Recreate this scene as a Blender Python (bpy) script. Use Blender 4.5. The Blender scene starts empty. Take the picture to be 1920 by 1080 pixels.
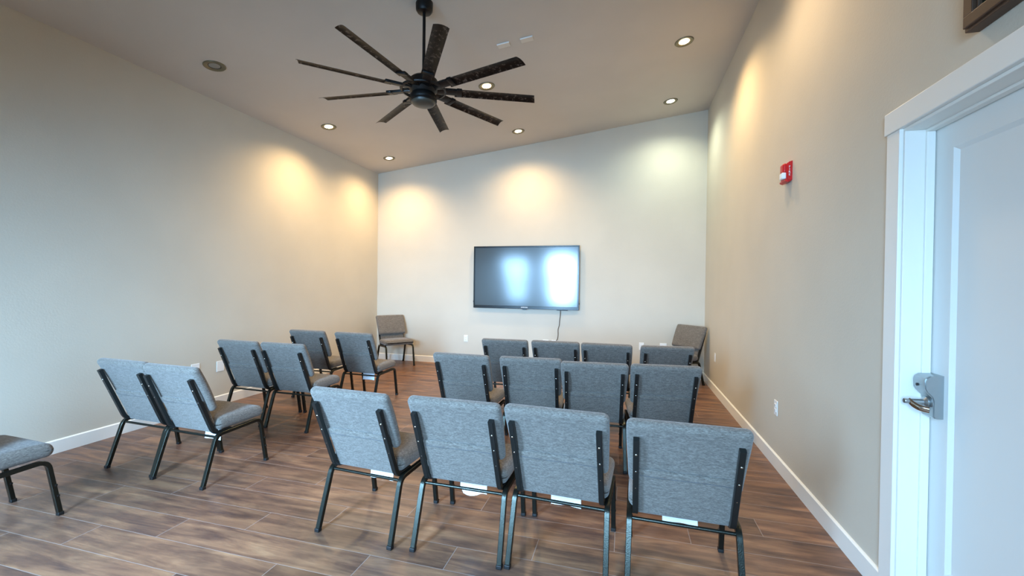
import bpy, bmesh, math, random
from mathutils import Vector, Matrix
random.seed(4)
POWER_W, POWER_C, DAY, EXPO, USE_AGX = 150, 90, (105, 290, 125), 0.1, False
C = bpy.context.scene.collection
PI = math.pi
XL, XR, YB, YF = -4.664, 1.217, 7.302, -1.1
HL, SL = 3.587, 0.1165
def ceil_z(x): return HL + SL * (x - XL)
CAM = [796.91668, 0.26153, -0.0099, 0.01204, 1.48645]
CH = {'C1': [-1.479, 2.416, -0.0663], 'C2': [-0.864, 2.417, -0.0144], 'C3': [-0.31, 2.414, -0.0547], 'C4': [0.283, 2.364, -0.0255], 'R21': [-1.363, 3.782, -0.0288], 'R22': [-0.783, 3.802, 0.0666], 'R23': [-0.256, 3.741, 0.0734], 'R24': [0.277, 3.81, 0.0923], 'R31': [-1.299, 4.853, 0.0431], 'R32': [-0.717, 4.887, 0.0042], 'R33': [-0.186, 4.873, -0.0033], 'R34': [0.376, 4.902, 0.1196], 'L11': [-3.657, 2.684, -0.0412], 'L12': [-3.118, 2.642, -0.0411], 'L21': [-3.807, 3.807, -0.034], 'L22': [-3.251, 3.798, -0.0164], 'L31': [-3.846, 4.822, -0.0114], 'L32': [-3.157, 4.795, -0.0217], 'K': [-3.971, 6.849, 4.0319], 'Q': [0.807, 7.039, 2.4135], 'N': [-3.672, 1.611, -0.0433]}
CH['Q'] = [.756, 6.844, math.radians(134.8)]; CH['K'] = [-3.984, 6.854, math.radians(230.5)]; CH['R32'][0] -= .012

# ------------------------------------------------------------------ materials
def lin(c):
    return tuple((v/12.92 if v <= .04045 else ((v+.055)/1.055)**2.4) for v in c)
def rgb(r, g, b): return lin((r/255, g/255, b/255)) + (1,)
def new_mat(name, col, rough=.5, metal=0., spec=.5):
    m = bpy.data.materials.new(name); m.use_nodes = True
    b = m.node_tree.nodes['Principled BSDF']
    b.inputs['Base Color'].default_value = col
    b.inputs['Roughness'].default_value = rough
    b.inputs['Metallic'].default_value = metal
    b.inputs['Specular IOR Level'].default_value = spec
    return m
def nodes(m): return m.node_tree.nodes, m.node_tree.links, m.node_tree.nodes['Principled BSDF']
def coords(m, scale=(1, 1, 1)):
    N, L, b = nodes(m)
    t = N.new('ShaderNodeTexCoord'); mp = N.new('ShaderNodeMapping')
    mp.inputs['Scale'].default_value = scale
    L.new(t.outputs['Object'], mp.inputs['Vector'])
    return mp.outputs['Vector']
def noise(m, vec, scale, detail=3, rough=.5, dist=0):
    N, L, b = nodes(m)
    n = N.new('ShaderNodeTexNoise')
    n.inputs['Scale'].default_value = scale; n.inputs['Detail'].default_value = detail
    n.inputs['Roughness'].default_value = rough; n.inputs['Distortion'].default_value = dist
    L.new(vec, n.inputs['Vector'])
    return n.outputs['Fac']
def ramp(m, fac, stops):
    N, L, b = nodes(m)
    r = N.new('ShaderNodeValToRGB')
    while len(r.color_ramp.elements) < len(stops): r.color_ramp.elements.new(.5)
    for e, (p, c) in zip(r.color_ramp.elements, stops): e.position = p; e.color = c
    L.new(fac, r.inputs['Fac'])
    return r.outputs['Color']
def bump(m, h, strength, dist=.01):
    N, L, b = nodes(m)
    n = N.new('ShaderNodeBump'); n.inputs['Strength'].default_value = strength; n.inputs['Distance'].default_value = dist
    L.new(h, n.inputs['Height']); L.new(n.outputs['Normal'], b.inputs['Normal'])
def math_node(m, op, a, b=None):
    N, L, _ = nodes(m)
    n = N.new('ShaderNodeMath'); n.operation = op
    for i, v in enumerate((a, b)):
        if v is None: continue
        if isinstance(v, (int, float)): n.inputs[i].default_value = v
        else: L.new(v, n.inputs[i])
    return n.outputs[0]

def paint(name, col, s=.25):
    m = new_mat(name, col, .62, 0, .3)
    v = coords(m)
    bump(m, noise(m, v, 85, 4, .6), s, .004)
    N, L, b = nodes(m)
    c2 = tuple(x*.95 for x in col[:3]) + (1,)
    L.new(ramp(m, noise(m, v, 1.3, 3), [(.35, c2), (.65, col)]), b.inputs['Base Color'])
    return m
WALL = paint('greige_wall_paint', rgb(207, 198, 182))
CEIL = paint('ceiling_paint', rgb(206, 197, 186), .18)
TRIM = new_mat('white_trim_paint', rgb(238, 234, 226), .38)
DOORM = new_mat('white_door_paint', rgb(228, 226, 220), .42)

FLOOR = new_mat('wood_look_plank_tile', (.2, .1, .06, 1), .36, 0, .5)
def build_floor():
    m = FLOOR; N, L, b = nodes(m)
    g = N.new('ShaderNodeTexCoord'); s = N.new('ShaderNodeSeparateXYZ'); L.new(g.outputs['Object'], s.inputs[0])
    x, y = s.outputs[0], s.outputs[1]
    ry = math_node(m, 'DIVIDE', math_node(m, 'SUBTRACT', y, 1.63-19.85), .1985)
    row = math_node(m, 'FLOOR', ry); fy = math_node(m, 'SUBTRACT', ry, row)
    off = math_node(m, 'MULTIPLY', math_node(m, 'SUBTRACT', row, 100.), .427)
    px = math_node(m, 'DIVIDE', math_node(m, 'SUBTRACT', math_node(m, 'ADD', x, 3.03+1.28*20), off), 1.28)
    col = math_node(m, 'FLOOR', px); fx = math_node(m, 'SUBTRACT', px, col)
    dy = math_node(m, 'MULTIPLY', math_node(m, 'MINIMUM', fy, math_node(m, 'SUBTRACT', 1., fy)), .1985)
    dx = math_node(m, 'MULTIPLY', math_node(m, 'MINIMUM', fx, math_node(m, 'SUBTRACT', 1., fx)), 1.28)
    d = math_node(m, 'MINIMUM', dx, dy)
    grout = math_node(m, 'LESS_THAN', d, .0016)
    idv = N.new('ShaderNodeCombineXYZ'); L.new(row, idv.inputs[0]); L.new(col, idv.inputs[1])
    wn = N.new('ShaderNodeTexWhiteNoise'); L.new(idv.outputs[0], wn.inputs['Vector'])
    # grain coordinates shifted per plank
    vm = N.new('ShaderNodeVectorMath'); vm.operation = 'MULTIPLY_ADD'
    L.new(wn.outputs['Color'], vm.inputs[0]); vm.inputs[1].default_value = (37, 37, 37); L.new(g.outputs['Object'], vm.inputs[2])
    mp = N.new('ShaderNodeMapping'); mp.inputs['Scale'].default_value = (1.0, 7.5, 1); L.new(vm.outputs[0], mp.inputs['Vector'])
    n1 = noise(m, mp.outputs[0], 1.9, 5, .62, .5)
    mp2 = N.new('ShaderNodeMapping'); mp2.inputs['Scale'].default_value = (1.5, 34, 1); L.new(vm.outputs[0], mp2.inputs['Vector'])
    n2 = noise(m, mp2.outputs[0], 3.2, 4, .6)
    mp3 = N.new('ShaderNodeMapping'); mp3.inputs['Scale'].default_value = (1, 2.2, 1); L.new(vm.outputs[0], mp3.inputs['Vector'])
    n3 = noise(m, mp3.outputs[0], 2.6, 3, .6)
    c1 = ramp(m, n1, [(.28, rgb(80, 58, 52)), (.45, rgb(116, 82, 64)), (.58, rgb(142, 102, 76)), (.74, rgb(164, 124, 92))])
    mx = N.new('ShaderNodeMix'); mx.data_type = 'RGBA'; mx.blend_type = 'MULTIPLY'; mx.inputs[0].default_value = .65
    L.new(c1, mx.inputs[6]); L.new(ramp(m, n2, [(.3, (.78, .77, .77, 1)), (.62, (1, 1, 1, 1))]), mx.inputs[7])
    mx2 = N.new('ShaderNodeMix'); mx2.data_type = 'RGBA'; mx2.blend_type = 'MULTIPLY'; mx2.inputs[0].default_value = .8
    L.new(mx.outputs[2], mx2.inputs[6]); L.new(ramp(m, n3, [(.32, (.42, .43, .52, 1)), (.58, (1, 1, 1, 1))]), mx2.inputs[7])
    # tone per plank
    hv = N.new('ShaderNodeHueSaturation'); L.new(mx2.outputs[2], hv.inputs['Color'])
    L.new(math_node(m, 'ADD', math_node(m, 'MULTIPLY', wn.outputs['Value'], .3), .85), hv.inputs['Value'])
    mx3 = N.new('ShaderNodeMix'); mx3.data_type = 'RGBA'; L.new(grout, mx3.inputs[0])
    L.new(hv.outputs[0], mx3.inputs[6]); mx3.inputs[7].default_value = rgb(150, 132, 124)
    L.new(mx3.outputs[2], b.inputs['Base Color'])
    L.new(math_node(m, 'ADD', math_node(m, 'MULTIPLY', n1, .18), .30), b.inputs['Roughness'])
    bump(m, math_node(m, 'ADD', math_node(m, 'MULTIPLY', n2, .35), math_node(m, 'SUBTRACT', 1., grout)), .18, .002)
build_floor()

FAB = new_mat('heather_grey_fabric', rgb(128, 124, 120), .92, 0, .15)
def build_fab():
    m = FAB; N, L, b = nodes(m)
    v = coords(m, (.8, .8, 3.2))
    a = noise(m, v, 95, 3, .7); a2 = noise(m, v, 30, 2, .5)
    s = math_node(m, 'ADD', math_node(m, 'MULTIPLY', a, .75), math_node(m, 'MULTIPLY', a2, .25))
    L.new(ramp(m, s, [(.36, rgb(84, 77, 71)), (.5, rgb(104, 97, 90)), (.64, rgb(127, 120, 113))]), b.inputs['Base Color'])
    b.inputs['Sheen Weight'].default_value = .25; b.inputs['Sheen Roughness'].default_value = .5
    v2 = coords(m)
    bump(m, math_node(m, 'ADD', math_node(m, 'MULTIPLY', noise(m, v2, 420, 2), .6), math_node(m, 'MULTIPLY', noise(m, v2, 11, 2), 1.2)), .35, .004)
build_fab()
SEAM = new_mat('seam_thread_grey', rgb(84, 84, 88), .9)
STEEL = new_mat('black_hammertone_steel', rgb(54, 56, 51), .3, .9, .6)
bump(STEEL, noise(STEEL, coords(STEEL), 160, 2), .3, .002)
POST = new_mat('black_powder_coat', rgb(26, 27, 26), .38, .2, .5)
BOLT = new_mat('bright_bolt_head', rgb(190, 186, 176), .25, 1)
CAP = new_mat('black_glide_plastic', rgb(16, 16, 17), .5)
TAG = new_mat('white_tag_cloth', rgb(235, 238, 242), .8)
BRONZE = new_mat('dark_bronze_fan_metal', rgb(24, 22, 21), .42, .5)
BLADE = new_mat('distressed_bronze_blade_painted_glints', rgb(40, 32, 27), .36, .45)
def build_blade():
    m = BLADE; N, L, b = nodes(m)
    v = coords(m, (1, 1, 1))
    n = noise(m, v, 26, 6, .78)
    L.new(ramp(m, n, [(.4, rgb(34, 27, 23)), (.54, rgb(46, 35, 28)), (.62, rgb(130, 118, 108))]), b.inputs['Base Color'])  # lightest stop paints window reflections into the distressed bronze as grey mottling
    L.new(ramp(m, n, [(.45, (.33, .33, .33, 1)), (.65, (.5, .5, .5, 1))]), b.inputs['Roughness'])
build_blade()
LBULB = new_mat('olive_bronze_cap', rgb(62, 57, 48), .4)
TVB = new_mat('black_gloss_bezel', rgb(18, 20, 22), .22)
SCREEN = new_mat('dark_glossy_screen', rgb(26, 32, 32), .14, 0, .5)
nb = nodes(SCREEN)[2]; nb.inputs['IOR'].default_value = 1.65; nb.inputs['Specular IOR Level'].default_value = .6; nb.inputs['Coat Weight'].default_value = 1; nb.inputs['Coat Roughness'].default_value = .42
LOGO = new_mat('silver_logo', rgb(225, 228, 230), .4)
CORD = new_mat('dark_cord_rubber', rgb(66, 58, 50), .6)
PLATE = new_mat('white_plastic_plate', rgb(238, 236, 232), .35)
SLOT = new_mat('socket_slot_dark', rgb(70, 66, 62), .6)
RED = new_mat('red_alarm_plastic', rgb(200, 26, 30), .35)
LENS = new_mat('clear_strobe_lens', rgb(240, 244, 246), .12)
NICK = new_mat('satin_nickel', rgb(168, 172, 172), .3, .85)
NICKP = new_mat('polished_nickel', rgb(200, 190, 178), .12, 1)
DARK = new_mat('dark_cavity', rgb(38, 34, 34), .6)
FRAME = new_mat('bronze_brown_frame', rgb(84, 62, 48), .45, .2)
FRAMEG = new_mat('dark_green_glass', rgb(34, 40, 26), .15)
TRIMRING = new_mat('aged_brass_trim', rgb(120, 112, 88), .4, .4)
BAFFLE = new_mat('grey_reflector', rgb(150, 150, 146), .35, .4)
def emis(name, col, s):
    m = new_mat(name, col, .5); b = nodes(m)[2]
    b.inputs['Emission Color'].default_value = col; b.inputs['Emission Strength'].default_value = s
    return m
WARM = emis('warm_lit_lens', (1, .80, .50, 1), 22)
COOL = emis('cool_lit_lens', (.93, 1, .88, 1), 20)

# ------------------------------------------------------------------ helpers
def tag(o, label=None, cat=None, group=None, kind=None):
    if label: o['label'] = label
    if cat: o['category'] = cat
    if group: o['group'] = group
    if kind: o['kind'] = kind
    return o
def thing(name, label, cat, loc=(0, 0, 0), rot=(0, 0, 0), group=None):
    o = bpy.data.objects.new(name, None); C.objects.link(o)
    o.empty_display_size = .1
    o.location = loc; o.rotation_euler = rot
    return tag(o, label, cat, group)
def obj(name, bm, m, parent=None, smooth=False, angle=None):
    me = bpy.data.meshes.new(name); bm.normal_update(); bm.to_mesh(me); bm.free()
    for k in (m if isinstance(m, (list, tuple)) else [m]): me.materials.append(k)
    if smooth:
        me.polygons.foreach_set('use_smooth', [True]*len(me.polygons))
        if angle: me.set_sharp_from_angle(angle=math.radians(angle))
    o = bpy.data.objects.new(name, me); C.objects.link(o)
    if parent: o.parent = parent
    return o
def struct(name, bm, m, parent=None, **k):
    o = obj(name, bm, m, parent, **k)
    if not parent: o['kind'] = 'structure'
    return o
def B(): return bmesh.new()
def box(bm, x0, x1, y0, y1, z0, z1, bev=0, seg=2, mi=0):
    r = bmesh.ops.create_cube(bm, size=1)
    vs = r['verts']
    for v in vs:
        v.co = Vector(((x0+x1)/2+v.co.x*(x1-x0), (y0+y1)/2+v.co.y*(y1-y0), (z0+z1)/2+v.co.z*(z1-z0)))
    fs = set(f for v in vs for f in v.link_faces)
    for f in fs: f.material_index = mi
    if bev:
        es = list(set(e for v in vs for e in v.link_edges))
        bmesh.ops.bevel(bm, geom=es, offset=bev, segments=seg, affect='EDGES', profile=.5)
    return bm
def rbox(bm, sx, sy, sz, r, fn=None, n=9):
    """closed box with rounded edges, dense enough to be bent by fn"""
    def samples(h, r):
        k = 4
        a = [h-r+r*math.tan(PI/4*i/k) for i in range(k+1)]
        inner = [-(h-r)+2*(h-r)*i/n for i in range(n+1)]
        return sorted(-v for v in a[1:]) + inner + a[1:]
    H = (sx/2, sy/2, sz/2)
    S = [samples(h, min(r, h*.999)) for h in H]
    cache = {}
    def V(p):
        key = tuple(round(c, 6) for c in p)
        if key not in cache:
            inn = [max(-(H[i]-r), min(H[i]-r, p[i])) for i in range(3)]
            d = Vector([p[i]-inn[i] for i in range(3)])
            q = Vector(inn) + (d.normalized()*r if d.length > 1e-9 else d)
            if fn: q = Vector(fn(*q))
            cache[key] = bm.verts.new(q)
        return cache[key]
    for ax in range(3):
        a, b = (ax+1) % 3, (ax+2) % 3
        for sgn in (-1, 1):
            for i in range(len(S[a])-1):
                for j in range(len(S[b])-1):
                    q = []
                    for (u, w) in ((i, j), (i+1, j), (i+1, j+1), (i, j+1)):
                        p = [0, 0, 0]; p[ax] = sgn*H[ax]; p[a] = S[a][u]; p[b] = S[b][w]; q.append(V(p))
                    if sgn < 0: q.reverse()
                    try: bm.faces.new(q)
                    except ValueError: pass
    return bm
def fillet(pts, rad, seg=6):
    pts = [Vector(p) for p in pts]; out = [pts[0]]
    for i in range(1, len(pts)-1):
        a, b, c = pts[i-1], pts[i], pts[i+1]
        u = (a-b); v = (c-b); t = min(rad, u.length*.48, v.length*.48)
        p0 = b+u.normalized()*t; p2 = b+v.normalized()*t
        for k in range(seg+1):
            s = k/seg; out.append(p0*(1-s)**2+b*2*s*(1-s)+p2*s*s)
    out.append(pts[-1]); return out
def tube(bm, pts, w, h=None, side=(1, 0, 0), n=4, cap=True):
    """sweep: n=4 a square bar w by h (w along side), else a round tube of diameter w"""
    h = h or w; S = Vector(side).normalized(); rings = []
    pts = [Vector(p) for p in pts]
    for i, p in enumerate(pts):
        t = (pts[min(i+1, len(pts)-1)]-pts[max(i-1, 0)]).normalized()
        s = (S - t*S.dot(t))
        s = s.normalized() if s.length > 1e-4 else t.orthogonal().normalized()
        u = t.cross(s)
        if n == 4:
            c = .16
            prof = []
            for (a, b) in ((-1, -1), (1, -1), (1, 1), (-1, 1)):
                pass
            e = .5-c*.5
            prof = [(-.5, -e), (-e, -.5), (e, -.5), (.5, -e), (.5, e), (e, .5), (-e, .5), (-.5, e)]
        else:
            prof = [(.5*math.cos(2*PI*k/n), .5*math.sin(2*PI*k/n)) for k in range(n)]
        rings.append([bm.verts.new(p+s*(a*w)+u*(b*h)) for a, b in prof])
    m = len(rings[0])
    for A, Bb in zip(rings, rings[1:]):
        for k in range(m): bm.faces.new((A[k], A[(k+1) % m], Bb[(k+1) % m], Bb[k]))
    if cap:
        bm.faces.new(list(reversed(rings[0]))); bm.faces.new(rings[-1])
    return bm
def lathe(bm, prof, n=40, M=None, cap=True):
    """profile of (radius, z) pairs spun about z"""
    rings = []
    for r, z in prof:
        if r < 1e-6: rings.append([bm.verts.new((0, 0, z))])
        else: rings.append([bm.verts.new((r*math.cos(2*PI*k/n), r*math.sin(2*PI*k/n), z)) for k in range(n)])
    vs = [v for R in rings for v in R]
    for A, Bb in zip(rings, rings[1:]):
        for k in range(n):
            k2 = (k+1) % n
            if len(A) == 1 and len(Bb) == 1: continue
            if len(A) == 1: bm.faces.new((A[0], Bb[k2], Bb[k]))
            elif len(Bb) == 1: bm.faces.new((A[k], A[k2], Bb[0]))
            else: bm.faces.new((A[k], A[k2], Bb[k2], Bb[k]))
    if M: bmesh.ops.transform(bm, matrix=M, verts=vs)
    bmesh.ops.recalc_face_normals(bm, faces=bm.faces)
    return bm
def prism(bm, poly, a0, a1, axis='y'):
    """extrude a 2-D polygon; axis y: poly is (x,z); axis x: poly is (y,z); axis z: (x,y)"""
    def P(p, a):
        return {'y': (p[0], a, p[1]), 'x': (a, p[0], p[1]), 'z': (p[0], p[1], a)}[axis]
    A = [bm.verts.new(P(p, a0)) for p in poly]; Bb = [bm.verts.new(P(p, a1)) for p in poly]
    n = len(poly)
    bm.faces.new(A); bm.faces.new(list(reversed(Bb)))
    for k in range(n): bm.faces.new((A[k], Bb[k], Bb[(k+1) % n], A[(k+1) % n]))
    bmesh.ops.recalc_face_normals(bm, faces=bm.faces)
    return bm

# ------------------------------------------------------------------ the room
T = .12
bm = B(); box(bm, XL-T, XR+T, YF-T, YB+T, -.1, 0); struct('floor', bm, FLOOR)
bm = B(); prism(bm, [(XL-T, ceil_z(XL-T)), (XR+T, ceil_z(XR+T)), (XR+T, ceil_z(XR+T)+.1), (XL-T, ceil_z(XL-T)+.1)], YF-T, YB+T); struct('ceiling', bm, CEIL)
bm = B(); prism(bm, [(XL, 0), (XR, 0), (XR, ceil_z(XR)), (XL, ceil_z(XL))], YB, YB+T); struct('wall_back', bm, WALL)
bm = B(); prism(bm, [(XL-T, 0), (XL, 0), (XL, ceil_z(XL)), (XL-T, ceil_z(XL-T))], YF-T, YB+T); struct('wall_left', bm, WALL)
# right wall with the door opening
DY0, DY1, DZ = 1.43, 2.34, 2.215
bm = B()
for (y0, y1, z0) in ((DY1, YB+T, 0), (YF-T, DY0, 0), (DY0, DY1, DZ)):
    prism(bm, [(XR, z0), (XR+T, z0), (XR+T, ceil_z(XR+T)), (XR, ceil_z(XR))], y0, y1)
struct('wall_right', bm, WALL)
# wall behind the camera, with three tall windows
WIN = [(-4.45, -3.58), (-2.68, -1.83), (-.75, .35)]
WZ0, WZ1 = .72, 2.55
bm = B()
xs = [XL] + [v for w in WIN for v in w] + [XR]
for i in range(0, len(xs), 2):
    prism(bm, [(xs[i], 0), (xs[i+1], 0), (xs[i+1], ceil_z(xs[i+1])), (xs[i], ceil_z(xs[i]))], YF-T, YF)
for a, b in WIN:
    box(bm, a, b, YF-T, YF, 0, WZ0)
    prism(bm, [(a, WZ1), (b, WZ1), (b, ceil_z(b)), (a, ceil_z(a))], YF-T, YF)
struct('wall_front', bm, WALL)
GLASS = bpy.data.materials.new('window_glass'); GLASS.use_nodes = True
N = GLASS.node_tree.nodes; L = GLASS.node_tree.links; N.clear()
o_ = N.new('ShaderNodeOutputMaterial'); mx = N.new('ShaderNodeMixShader'); t_ = N.new('ShaderNodeBsdfTransparent'); g_ = N.new('ShaderNodeBsdfGlossy')
g_.inputs['Roughness'].default_value = .02; mx.inputs[0].default_value = .07
L.new(t_.outputs[0], mx.inputs[1]); L.new(g_.outputs[0], mx.inputs[2]); L.new(mx.outputs[0], o_.inputs[0])
for i, (a, b) in enumerate(WIN):
    bm = B(); zm = 1.5
    for q in ((a, a+.05, WZ0, WZ1), (b-.05, b, WZ0, WZ1), (a, b, WZ0, WZ0+.05), (a, b, WZ1-.05, WZ1), (a, b, zm-.02, zm+.02)):
        box(bm, q[0], q[1], YF-.09, YF-.03, q[2], q[3])
    w = struct('window_%d' % (i+1), bm, TRIM)
    bm = B(); box(bm, a+.05, b-.05, YF-.065, YF-.06, WZ0+.05, WZ1-.05); obj('pane', bm, GLASS, w)
    bm = B()
    for q in ((a-.09, a, WZ0-.09, WZ1+.09), (b, b+.09, WZ0-.09, WZ1+.09), (a, b, WZ1, WZ1+.09), (a, b, WZ0-.09, WZ0)):
        box(bm, q[0], q[1], YF, YF+.018, q[2], q[3])
    obj('casing', bm, TRIM, w)
# baseboards
def baseboard(name, axis, a0, a1, at, sgn):
    bm = B(); t = .015; h = .115
    pr = [(0, 0), (sgn*t, 0), (sgn*t, h-.008), (sgn*t*.45, h), (0, h)]
    prism(bm, [(at+p, z) for p, z in pr], a0, a1, axis)
    struct(name, bm, TRIM)
baseboard('baseboard_left', 'y', YF, YB, XL, 1)
baseboard('baseboard_right', 'y', 2.435, YB, XR, -1)
baseboard('baseboard_back', 'x', XL+.015, XR-.015, YB, -1)
baseboard('baseboard_front', 'x', XL+.015, XR-.015, YF, 1)
# door: casing, jamb, stop, slab
bm = B()
box(bm, XR-.018, XR, DY1, DY1+.098, 0, DZ, .003)
box(bm, XR-.018, XR, DY0-.098, DY0, 0, DZ, .003)
struct('trim_1', bm, TRIM)
bm = B(); box(bm, XR-.024, XR, DY0-.11, DY1+.11, DZ, DZ+.102, .003); struct('trim_2', bm, TRIM)
bm = B()
box(bm, XR-.004, XR+T, DY1-.014, DY1, 0, DZ-.014, .002)
box(bm, XR-.004, XR+T, DY0, DY0+.014, 0, DZ-.014, .002)
box(bm, XR-.004, XR+T, DY0, DY1, DZ-.014, DZ, .002)
box(bm, XR+.072, XR+.104, DY1-.026, DY1-.014, 0, DZ-.026, .002)
box(bm, XR+.072, XR+.104, DY0+.014, DY0+.026, 0, DZ-.026, .002)
box(bm, XR+.072, XR+.104, DY0+.014, DY1-.014, DZ-.026, DZ-.014, .002)
struct('trim_3', bm, TRIM)
bm = B()
fx = XR+.108; sy0, sy1, sz1 = DY0+.016, DY1-.016, DZ-.018
py0, py1, pz0, pz1 = sy0+.118, 2.213, .27, 2.085
box(bm, fx, fx+.04, sy0, py0, .008, sz1); box(bm, fx, fx+.04, py1, sy1, .008, sz1)
box(bm, fx, fx+.04, py0, py1, .008, pz0); box(bm, fx, fx+.04, py0, py1, pz1, sz1)
box(bm, fx+.014, fx+.036, py0, py1, pz0, pz1)
e = .016   # chamfered sticking round the panel
for (ya, yb) in ((py1, py1-e), (py0, py0+e)):
    prism(bm, [(fx, ya), (fx+.014, yb), (fx+.014, ya)], pz0, pz1, 'z')
for (za, zb) in ((pz0, pz0+e), (pz1, pz1-e)):
    prism(bm, [(fx, za), (fx+.014, zb), (fx+.014, za)], py0, py1, 'y')
door = struct('door_1', bm, DOORM)
# lock set
hy0, hy1 = 2.238, 2.318
fz = fx
prof = [(fz, .925), (fz-.030, .925), (fz-.036, .932), (fz-.036, 1.0), (fz-.040, 1.015), (fz-.058, 1.035), (fz-.066, 1.05), (fz-.068, 1.085), (fz-.064, 1.098), (fz-.05, 1.108), (fz, 1.112)]
bm = B(); prism(bm, prof, hy0, hy1)
bmesh.ops.bevel(bm, geom=[e for e in bm.edges if abs(e.verts[0].co.y-e.verts[1].co.y) < 1e-6 and e.verts[0].co.x < fz-.001 and e.verts[1].co.x < fz-.001], offset=.004, segments=2, affect='EDGES')
lk = obj('lock_body', bm, NICK, door, True, 35)
bm = B(); lathe(bm, [(0, 0), (.006, 0), (.0065, .003), (0, .003)], 20, Matrix.Translation((fz-.0675, 2.288, 1.062)) @ Matrix.Rotation(-PI/2, 4, 'Y')); obj('key_cylinder', bm, DARK, lk, True, 40)
bm = B(); lathe(bm, [(0, 0), (.021, 0), (.024, .006), (.024, .012), (.012, .02), (.011, .062), (.0115, .085), (.010, .088), (0, .088)], 28, Matrix.Translation((fz-.034, 2.275, .988)) @ Matrix.Rotation(-PI/2, 4, 'Y')); obj('spindle', bm, NICK, lk, True, 35)
bm = B(); tube(bm, fillet([(fz-.105, 2.277, .992), (fz-.100, 2.258, .980), (fz-.085, 2.236, .968), (fz-.062, 2.216, .966)], .02, 8), .026, .010, (0, 0, 1), 12)
obj('door_handle', bm, NICKP, door, True, 50)

# ------------------------------------------------------------------ stackable chairs
def post_y(z): return -.185 + (z-.36)*(-.18/.427)
LD = Vector((0, -.18, .427)).normalized()            # up along the lean
LN = Vector((0, .427, .18)).normalized()             # out of the backrest, forwards
BASE = Vector((0, post_y(.36), .36)) + LN*.0135      # rear face of the upholstery starts here
def lean(x, n, w): return Vector((x, 0, 0)) + BASE + LN*n + LD*w
def seat_fn(x, y, z):
    # y forward, z up; crown in the middle, waterfall at the front
    t = (y+.201)/.402
    z += .010*(1-(x/.25)**2)*max(0, math.sin(PI*min(1, max(0, t))))*(1 if z > 0 else 0)
    if y > .1: z -= .022*((y-.1)/.115)**2*(1 if z > 0 else .1)
    if y < -.1: z -= .012*((-.1-y)/.115)**2*(1 if z > 0 else 0)
    wf = 1 - .02*max(0, -t+.3)
    return (x*wf, y, z+.008*t)
def pad_fn(x, n, w):
    # w from -.18 (low) to .18 (top); n > 0 is the sitter's side
    t = (w+.185)/.37
    b = .020*(1-t)**1.0 + .010*math.sin(PI*min(1, max(0, t)))
    if n > 0: n += b*(1-.35*abs(x/.26)**3)
    s = .955 + .045*min(1, t*1.4)
    return lean(x*s, n, w)
def make_chair():
    t = thing('stacking_chair', 'x', 'chair')
    bm = B(); rbox(bm, .505, .402, .092, .038, lambda x, y, z: Vector(seat_fn(x, y, z))+Vector((0, .017, .421)), 10)
    obj('seat', bm, FAB, t, True)
    bm = B(); rbox(bm, .526, .062, .372, .030, lambda x, n, w: pad_fn(x, n+.031, w)+LD*.352, 10)
    back = obj('backrest', bm, FAB, t, True)
    bm = B(); rbox(bm, .425, .024, .28, .010, lambda x, n, w: lean(x, n+.013, w+.125)); obj('back_panel', bm, FAB, back, True)
    bm = B(); tube(bm, [lean(x, -.0010, .235+.002*math.sin(x*20)) for x in [-.2+.02*i for i in range(21)]], .0022, n=6); obj('seam', bm, SEAM, back, True)
    W = .245
    for s in (-1, 1):
        x = s*W
        bm = B(); tube(bm, fillet([(x*1.024, -.295, .012), (x, -.190, .352), (x, .02, .358)], .045), .027, .025)
        leg = obj('leg', bm, STEEL, t, True, 30)
        bm = B(); rbox(bm, .031, .030, .022, .004, lambda a, b, c: Vector((a+x*1.024, b-.297, c+.011)), 1); obj('foot_cap', bm, CAP, leg, True, 40)
        bm = B(); tube(bm, fillet([(x*1.004, .236, .012), (x, .178, .364), (x, .02, .358)], .05), .026, .025)
        leg = obj('leg', bm, STEEL, t, True, 30)
        bm = B(); rbox(bm, .030, .030, .022, .004, lambda a, b, c: Vector((a+x*1.004, b+.237, c+.011)), 1); obj('foot_cap', bm, CAP, leg, True, 40)
        for z in (.13, .20):
            bm = B(); box(bm, x-.0155, x+.0155, .236-.058*z/.364-.011+.013, .236-.058*z/.364+.013+.003, z-.006, z+.006, .002)
            obj('gang_bracket', bm, POST, leg)
        xp = s*.2178
        bm = B(); tube(bm, fillet([(xp, post_y(.79), .79), (xp, post_y(.37), .355), (xp, -.06, .358)], .055), .0265, .0265)
        po = obj('back_post', bm, POST, t, True, 30)
        for z in (.713, .621, .527):
            bm = B(); lathe(bm, [(.0066, 0), (.006, .002), (.003, .004), (0, .0045)], 10, Matrix.Translation(Vector((xp, post_y(z), z))-LN*.0128) @ Vector((0, 0, 1)).rotation_difference(-LN).to_matrix().to_4x4())
            obj('screw', bm, BOLT, po, True)
    bm = B(); tube(bm, [(-.24, -.186, .334), (.24, -.186, .334)], .017, n=12, side=(0, 0, 1)); obj('crossbar', bm, STEEL, t, True, 40)
    return t
def kids(o, table): return table.get(o, [])
def dup(root, table):
    r = root.copy(); C.objects.link(r)
    for ch in table[root]:
        c = ch.copy(); C.objects.link(c); c.parent = r
        for g in table.get(ch, []):
            d = g.copy(); C.objects.link(d); d.parent = c
    return r
proto = make_chair()
bpy.context.view_layer.update()
table = {}
for o in bpy.data.objects:
    if o.parent: table.setdefault(o.parent, []).append(o)
G1, G2, G3 = 'chairs in the right-hand block', 'chairs in the left-hand block', 'spare chairs in the corners'
NRR = 'grey upholstered stacking chair in the row nearest the camera, '
MRR = 'grey stacking chair in middle row of the right-hand block, '
FRR = 'grey stacking chair in the four-chair row nearest the screen, '
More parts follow.
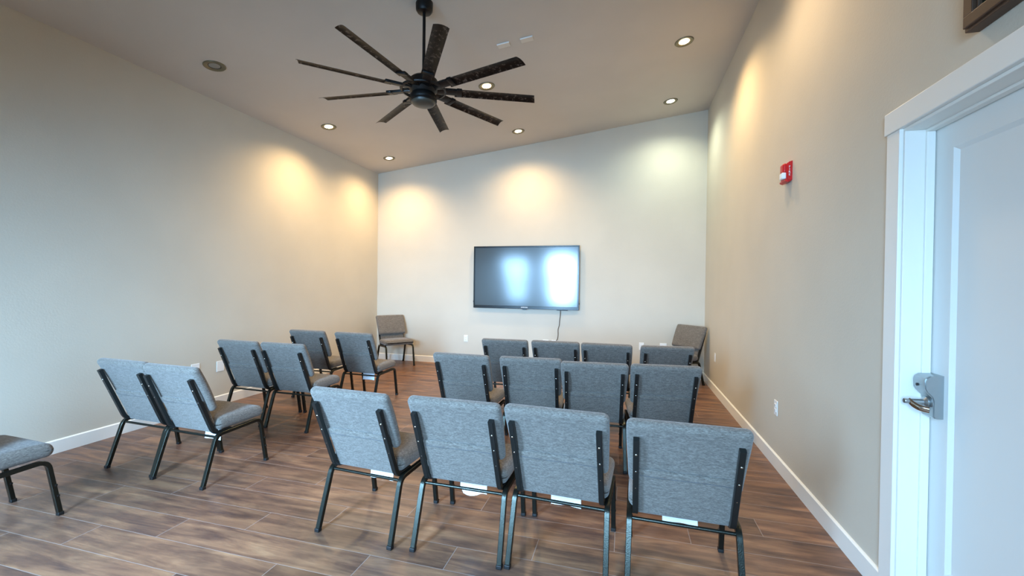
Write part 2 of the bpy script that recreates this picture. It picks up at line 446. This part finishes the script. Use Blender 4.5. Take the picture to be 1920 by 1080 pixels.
LAB = {
 'C1': (NRR+'standing by the centre aisle', G1),
 'C2': (NRR+'second in from the aisle', G1),
 'C3': (NRR+'third in from the aisle', G1),
 'C4': (NRR+'end chair nearest the white door', G1),
 'R21': (MRR+'standing at the centre aisle', G1),
 'R22': (MRR+'second from the aisle', G1),
 'R23': (MRR+'third from the aisle', G1),
 'R24': (MRR+'right-wall end', G1),
 'R31': (FRR+'standing at the aisle', G1),
 'R32': (FRR+'straight below the hanging cord', G1),
 'R33': (FRR+'third from the aisle', G1),
 'R34': (FRR+'before the tilted corner chair', G1),
 'L11': ('grey stacking chair of the nearest left pair, on its wall side', G2),
 'L12': ('grey stacking chair of the nearest left pair, aisle side, seat fully showing', G2),
 'L21': ('grey stacking chair of the middle left pair, beside the two wall outlets', G2),
 'L22': ('grey stacking chair of the middle left pair, on its aisle side', G2),
 'L31': ('grey stacking chair of the farthest left pair, on its wall side', G2),
 'L32': ('grey stacking chair of the farthest left pair, before the left corner chair', G2),
 'K': ('brownish stacking chair alone in the left back corner, facing the room', G3),
 'Q': ('brownish stacking chair in the right back corner, turned in from the wall', G3),
 'N': ('grey stacking chair by itself nearest the left wall front, only seat and front legs showing', G2),
}
TAGGED = {'C1': 0, 'C2': 1, 'C3': 0, 'C4': 0, 'L12': 0, 'L32': 0}
first = True
for k, (lb, gr) in LAB.items():
    r = proto if first else dup(proto, table); first = False
    x, y, a = CH[k]
    r.location = (x, y, 0); r.rotation_euler = (0, 0, a)
    r['label'] = lb; r['category'] = 'chair'; r['group'] = gr
    if k in TAGGED:
        bm = B(); n = 8; z0 = .376; zb = .240 if k != 'C4' else .262
        rows = []
        for j in range(5):
            z = z0+(zb-z0)*j/4
            row = []
            for i in range(n+1):
                u = -.085+.17*i/n
                dz = 0
                if TAGGED[k] and j: dz = -.028*j/4*math.sin(PI*min(1, i/n*1.25))+ (.03 if i == 0 and j == 4 else 0)
                row.append(bm.verts.new((u+.004*j/4, -.03+.006*math.sin(i*.9+j), z+dz)))
            rows.append(row)
        for A, Bb in zip(rows, rows[1:]):
            for i in range(n): bm.faces.new((A[i], A[i+1], Bb[i+1], Bb[i]))
        o = obj('care_tag', bm, TAG, r, True); o['label'] = 'white cloth care tag under the seat'

# ------------------------------------------------------------------ ceiling fan
FX, FY, FZ = -1.737, 3.409, 3.173
fan = thing('ceiling_fan', 'large black nine-blade ceiling fan hanging on a long downrod', 'fan', (FX, FY, FZ))
cz = ceil_z(FX)-FZ
bm = B(); lathe(bm, [(0, cz-.085), (.035, cz-.085), (.060, cz-.078), (.072, cz-.06), (.074, cz-.01), (.074, cz+.008), (0, cz+.008)]); obj('canopy', bm, BRONZE, fan, True, 35)
bm = B(); tube(bm, [(0, 0, .10), (0, 0, cz-.07)], .027, n=20); obj('downrod', bm, BRONZE, fan, True, 40)
bm = B(); lathe(bm, [(0, .135), (.03, .135), (.034, .12), (.10, .105), (.122, .085), (.126, .03), (.126, .0), (.10, -.03), (.07, -.035), (0, -.035)]); hub = obj('motor_housing', bm, BRONZE, fan, True, 35)
bm = B(); lathe(bm, [(.182, .012), (.198, .008), (.202, 0), (.198, -.008), (.182, -.012), (.176, 0), (.182, .012)], 56)
for k in range(9):
    a = 4.598+(k+.5)*2*PI/9
    tube(bm, [(math.cos(a)*.11, math.sin(a)*.11, .0), (math.cos(a)*.188, math.sin(a)*.188, 0)], .014, .010, (-math.sin(a), math.cos(a), 0))
obj('ring', bm, BRONZE, fan, True, 35)
bm = B(); lathe(bm, [(0, -.03), (.098, -.03), (.108, -.045), (.112, -.075), (.110, -.082), (.117, -.086), (.117, -.097), (.108, -.100), (.106, -.106)]); obj('lower_housing', bm, BRONZE, fan, True, 35)
bm = B(); lathe(bm, [(.105, -.100), (.104, -.112), (.09, -.127), (.06, -.137), (.03, -.141), (0, -.142)]); obj('bottom_cap', bm, LBULB, fan, True, 50)
pitch = math.radians(12)
for k in range(9):
    a = 4.598+k*2*PI/9
    M = Matrix.Rotation(a, 4, 'Z') @ Matrix.Rotation(-pitch, 4, 'X')
    bm = B(); rows = []
    w = .054
    for j, t in enumerate([.27, .30, .45, .6, .75, .9, .975, .99]):
        row = []
        for i in range(9):
            u = -1+2*i/8
            zc = .012*(1-u*u)
            xx = t
            if j >= 6: xx = t + .012*u
            row.append(bm.verts.new((xx, u*w*(1+.0*t), zc-.004)))
        rows.append(row)
    for A, Bb in zip(rows, rows[1:]):
        for i in range(8): bm.faces.new((A[i], Bb[i], Bb[i+1], A[i+1]))
    g = bmesh.ops.solidify(bm, geom=list(bm.faces), thickness=-.004)
    bmesh.ops.transform(bm, matrix=M, verts=bm.verts)
    bmesh.ops.recalc_face_normals(bm, faces=bm.faces)
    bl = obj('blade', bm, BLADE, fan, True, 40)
    bm = B(); box(bm, .10, .31, -.036, .036, -.006, .016, .004)
    box(bm, .29, .335, -.046, .046, -.008, .014, .004)
    bmesh.ops.transform(bm, matrix=M, verts=bm.verts)
    obj('blade_holder', bm, BRONZE, bl, True, 30)

# ------------------------------------------------------------------ downlights
tilt = -math.atan(SL)
GL = 'recessed ceiling downlights'
LTS = [
 (-4.055, 3.393, None, 'unlit recessed downlight with brass-grey trim above the left wall'),
 (-4.055, 5.105, 'w', 'lit warm downlight near the left wall, just beyond the fan'),
 (-4.035, 6.65, 'w', 'lit warm downlight closest to the left back corner'),
 (-1.700, 6.62, 'w', 'lit warm downlight above the wall screen, near the back wall'),
 (-1.700, 5.02, 'w', 'lit warm downlight shining just over a fan blade'),
 (.588, 5.07, 'w', 'lit warm downlight near the right wall, larger of the two there'),
 (.598, 6.66, 'c', 'lit cool white downlight closest to the right back corner'),
]
for x, y, k, lb in LTS:
    r = thing('recessed_downlight', lb, 'light', (x, y, ceil_z(x)), (0, tilt, 0), GL)
    bm = B(); lathe(bm, [(.100, .002), (.100, -.004), (.094, -.010), (.062, -.007), (.056, -.001), (.053, .002)], 40); obj('trim_ring', bm, TRIMRING, r, True, 50)
    if k is None:
        bm = B(); lathe(bm, [(.062, -.001), (.054, -.0035), (.050, -.001)], 40); obj('baffle', bm, DARK, r, True, 40)
        bm = B(); lathe(bm, [(.054, -.001), (.03, -.003), (0, -.0035)], 40); obj('lens', bm, BAFFLE, r, True, 40)
    else:
        bm = B(); lathe(bm, [(.054, -.002), (.042, -.008), (.025, -.011), (0, -.012)], 40); obj('lens', bm, WARM if k == 'w' else COOL, r, True, 40)
        l = bpy.data.lights.new('downlight_lamp', 'SPOT'); l.energy = POWER_W if k == 'w' else POWER_C
        l.color = (1, .70, .35) if k == 'w' else (.90, 1, .80)
        l.spot_size = math.radians(150); l.spot_blend = 1; l.shadow_soft_size = .08
        o = bpy.data.objects.new('downlight_lamp', l); C.objects.link(o); o.parent = r; o.location = (0, 0, -.05)
        o.rotation_euler = (0, -tilt, 0)
# one more of the same grid above the frame, and two over the front of the room
for x, y in ((.588, 3.4),):
    l = bpy.data.lights.new('downlight_lamp', 'SPOT'); l.energy = POWER_W*.6; l.color = (1, .74, .46)
    l.spot_size = math.radians(150); l.spot_blend = 1; l.shadow_soft_size = .08
    r = thing('recessed_downlight', 'lit warm downlight nearest the camera on the high side of the ceiling', 'light', (x, y, ceil_z(x)), (0, tilt, 0), GL)
    bm = B(); lathe(bm, [(.100, .002), (.100, -.004), (.094, -.010), (.062, -.007), (.056, -.001), (.053, .002)], 40); obj('trim_ring', bm, TRIMRING, r, True, 50)
    bm = B(); lathe(bm, [(.066, -.004), (.05, -.010), (.025, -.013), (0, -.014)], 40); obj('lens', bm, WARM, r, True, 40)
    o = bpy.data.objects.new('downlight_lamp', l); C.objects.link(o); o.parent = r; o.location = (0, 0, -.05); o.rotation_euler = (0, -tilt, 0)

# two small white ceiling plates
for (x, y, lb) in ((-1.267, 4.285, 'small white rectangular ceiling plate nearer the fan'), (-1.020, 4.288, 'small white rectangular ceiling plate farther from the fan')):
    r = thing('ceiling_plate', lb, 'ceiling plate', (x, y, ceil_z(x)), (0, tilt, 0), 'white plates on the ceiling')
    bm = B(); box(bm, -.065, .065, -.038, .038, -.010, .001, .003); obj('body', bm, new_mat('off_white_plate', rgb(216, 208, 196), .5), r)
    bm = B(); box(bm, -.066, .066, -.041, -.032, -.013, -.001, .002); obj('bright_edge', bm, PLATE, r)

# ------------------------------------------------------------------ television
TX0, TX1, TZ0, TZ1, TY = -2.657, -.764, 1.048, 2.152, 7.235
tv = thing('wall_television', 'large black flat screen television mounted on the back wall', 'television', ((TX0+TX1)/2, TY, TZ0))
cx = (TX0+TX1)/2; hw = (TX1-TX0)/2; ht = TZ1-TZ0
bm = B()
box(bm, -hw, hw, 0, .035, ht-.026, ht, .003); box(bm, -hw, hw, 0, .035, 0, .052, .003)
box(bm, -hw, -hw+.026, 0, .035, .05, ht-.024, .003); box(bm, hw-.026, hw, 0, .035, .05, ht-.024, .003)
obj('bezel', bm, TVB, tv)
bm = B(); box(bm, -hw+.026, hw-.026, .006, .03, .052, ht-.026); obj('screen', bm, SCREEN, tv)
bm = B(); box(bm, -hw+.03, hw-.03, .03, .05, .03, ht-.03, .004); box(bm, -.3, .3, .05, YB-TY, .25, .75); obj('rear_housing', bm, CAP, tv)
bm = B(); prism(bm, [(-.045, 0), (.045, 0), (.030, -.014), (-.030, -.014)], .004, .02); obj('sensor_tab', bm, TVB, tv)
bm = B(); box(bm, hw*.60, hw*.80, .004, .03, -.010, .004, .002); obj('connector_strip', bm, CAP, tv)
for s in (-1, 1):
    bm = B(); box(bm, s*hw-.008, s*hw+.008, .008, .028, .10, .125, .003); obj('side_knob', bm, CAP, tv)
def text(name, s, size, mat, parent, loc, rot, align='CENTER', extr=.0008):
    c = bpy.data.curves.new(name, 'FONT'); c.body = s; c.size = size; c.align_x = align; c.align_y = 'CENTER'; c.extrude = extr
    c.offset = size*.02
    o = bpy.data.objects.new(name+'_tmp', c); C.objects.link(o)
    bpy.context.view_layer.update()
    me = bpy.data.meshes.new_from_object(o.evaluated_get(bpy.context.evaluated_depsgraph_get()))
    bpy.data.objects.remove(o); me.materials.clear(); me.materials.append(mat)
    q = bpy.data.objects.new(name, me); C.objects.link(q); q.parent = parent; q.location = loc; q.rotation_euler = rot
    return q
text('logo', 'SAMSUNG', .026, LOGO, tv, (0, -.0012, .027), (PI/2, 0, 0))
bm = B()
cp = [(-1.080, 7.27, 1.045), (-1.084, 7.283, .95), (-1.094, 7.287, .86), (-1.100, 7.288, .78), (-1.120, 7.288, .70), (-1.118, 7.287, .62), (-1.130, 7.283, .54), (-1.165, 7.270, .49), (-1.18, 7.266, .47)]
def smooth_path(p, seg=6):
    p = [Vector(v) for v in p]; out = []
    for i in range(len(p)-1):
        a, b, c, d = p[max(0, i-1)], p[i], p[i+1], p[min(len(p)-1, i+2)]
        for k in range(seg):
            t = k/seg
            out.append(.5*((2*b)+(c-a)*t+(2*a-5*b+4*c-d)*t*t+(3*b-a-3*c+d)*t**3))
    out.append(p[-1]); return out
tube(bm, smooth_path(cp), .011, n=8)
bmesh.ops.translate(bm, vec=-Vector(tv.location), verts=bm.verts)
cord = obj('power_cord', bm, CORD, tv, True)

# ------------------------------------------------------------------ outlets
def outlet(name_lb, loc, rz, w=.076, h=.122, duplex=True):
    r = thing('wall_outlet', name_lb, 'outlet', loc, (0, 0, rz), 'white wall outlets')
    bm = B(); box(bm, -w/2, w/2, -.006, 0, -h/2, h/2, .003); obj('cover_plate', bm, PLATE, r)
    if duplex:
        for s in (-1, 1):
            bm = B(); rbox(bm, .034, .008, .028, .0035, lambda a, b, c: Vector((a, b-.006, c+s*.02)), 1); f = obj('socket', bm, PLATE, r, True, 40)
            bm = B(); box(bm, -.008, -.006, -.0106, -.0095, s*.02-.002, s*.02+.007); box(bm, .006, .008, -.0106, -.0095, s*.02-.002, s*.02+.007); box(bm, -.0025, .0025, -.0106, -.0095, s*.02-.009, s*.02-.005); obj('slots', bm, SLOT, f)
    return r
outlet('white outlet on the back wall left of the television', (-2.818, YB, .478), 0)
outlet('white outlet above the gap between the last-row chairs, right of the television', (.262, YB, .484), 0)
outlet('white outlet peeking over the last chair back beside the right corner', (.600, YB, .49), 0, .105)
outlet('white outlet under the television, left of the plugged-in one', (-1.335, YB, .457), 0, .1)
r = outlet('white outlet under the television with the cord plugged in', (-1.18, YB, .457), 0, .1)
bm = B(); rbox(bm, .036, .03, .036, .006, lambda a, b, c: Vector((a, b-.026, c+.02))+Vector((-1.18, YB, .457))-Vector(tv.location), 1); obj('power_plug', bm, CAP, cord, True, 40)
outlet('white blank plate low on the left wall, half behind the nearest pair', (XL, 3.69, .483), PI/2, .098, .122, False)
outlet('white plate low on the left wall, just beside the middle pair', (XL, 3.995, .463), PI/2, .098, .125, False)
outlet('white duplex outlet on the right wall nearest the door', (XR, 3.957, .487), -PI/2)
outlet('white duplex outlet far along the right wall by the corner chair', (XR, 6.45, .495), -PI/2)

# ------------------------------------------------------------------ fire alarm
al = thing('fire_alarm', 'red fire alarm horn with clear strobe high on the right wall', 'alarm', (XR, 3.76, 2.38))
# local: x out of the wall is negative
bm = B(); prism(bm, [(.004, -.072), (-.030, -.072), (-.040, -.060), (-.040, .045), (-.030, .066), (.004, .076)], -.065, .065)
bmesh.ops.bevel(bm, geom=[e for e in bm.edges if e.verts[0].co.x < -.01 and e.verts[1].co.x < -.01], offset=.006, segments=3, affect='EDGES')
obj('housing', bm, RED, al, True, 40)
bm = B(); rbox(bm, .034, .075, .075, .016, lambda a, b, c: Vector((a-.045, b-.020, c+.022)), 4); obj('horn_dome', bm, RED, al, True)
bm = B(); rbox(bm, .034, .062, .050, .010, lambda a, b, c: Vector((a-.052, b-.026, c-.036)), 3); obj('strobe_lens', bm, LENS, al, True)
bm = B(); prism(bm, [(-.04, -.062), (-.050, -.068), (-.048, -.078), (-.030, -.086), (-.005, -.078), (-.005, -.066)], -.060, .055); obj('lower_lip', bm, RED, al, True, 40)
for i, chh in enumerate('FIRE'):
    text('lettering', chh, .021, LOGO, al, (-.020, -.0665, .028-.020*i), (PI/2, 0, 0))

# ------------------------------------------------------------------ framed panel above the door
pf = thing('picture_frame', 'thick bronze-brown frame with dark glass hanging high above the door', 'picture frame', (XR, 1.5, 2.75))
y0, y1, z0, z1, t = -.42, .418, -.339, .30, .045
bm = B(); w = .06
box(bm, -t, 0, y0, y1, z0, z0+w, .004); box(bm, -t, 0, y0, y1, z1-w, z1, .004)
box(bm, -t, 0, y0, y0+w, z0+w-.004, z1-w+.004, .004); box(bm, -t, 0, y1-w, y1, z0+w-.004, z1-w+.004, .004)
obj('frame', bm, FRAME, pf)
bm = B()
g = .010
box(bm, -t-.012, -t+.002, y0+g, y1-g, z0+g, z0+w-.008, .003); box(bm, -t-.012, -t+.002, y0+g, y1-g, z1-w+.008, z1-g, .003)
box(bm, -t-.012, -t+.002, y0+g, y0+w-.008, z0+w-.01, z1-w+.01, .003); box(bm, -t-.012, -t+.002, y1-w+.008, y1-g, z0+w-.01, z1-w+.01, .003)
obj('raised_moulding', bm, FRAME, pf)
bm = B(); box(bm, -t+.012, -.01, y0+w-.004, y1-w+.004, z0+w-.004, z1-w+.004); obj('glass', bm, FRAMEG, pf)

# ------------------------------------------------------------------ daylight through the windows behind the camera
for i, (a, b) in enumerate(WIN):
    l = bpy.data.lights.new('window_daylight', 'AREA'); l.shape = 'RECTANGLE'; l.size = b-a; l.size_y = WZ1-WZ0
    l.energy = DAY[i]; l.color = (.35, .65, 1); l.spread = math.radians([92, 108, 112][i])
    o = bpy.data.objects.new('window_daylight', l); C.objects.link(o)
    o.location = ((a+b)/2, YF-T-.05, (WZ0+WZ1)/2)
    o.rotation_euler = (PI/2-math.radians(-8), 0, PI)
    o.rotation_euler = (math.radians([60, 65, 68][i]), 0, 0)
w = bpy.data.worlds.new('World'); bpy.context.scene.world = w; w.use_nodes = True
bg = w.node_tree.nodes['Background']
sk = w.node_tree.nodes.new('ShaderNodeTexSky'); sk.sky_type = 'HOSEK_WILKIE'; sk.turbidity = 4; sk.sun_direction = (.4, .6, .7)
w.node_tree.links.new(sk.outputs[0], bg.inputs[0]); bg.inputs[1].default_value = 1.0

# ------------------------------------------------------------------ camera
f, yaw, pit, rol, Hc = CAM
F = Vector((-math.sin(yaw)*math.cos(pit), math.cos(yaw)*math.cos(pit), math.sin(pit)))
R = F.cross(Vector((0, 0, 1))).normalized(); U = R.cross(F)
c, s = math.cos(rol), math.sin(rol)
R, U = R*c+U*s, U*c-R*s
cam = bpy.data.cameras.new('camera'); co = bpy.data.objects.new('camera', cam); C.objects.link(co)
cam.sensor_width = 36; cam.lens = f/1920*36; cam.clip_start = .02
M = Matrix((R, U, -F)).transposed().to_4x4(); M.translation = (0, 0, Hc)
co.matrix_world = M
sc = bpy.context.scene; sc.camera = co
sc.view_settings.view_transform = 'AgX' if USE_AGX else 'Standard'
sc.view_settings.look = 'None'
sc.view_settings.exposure = EXPO
sc.cycles.use_denoising = True
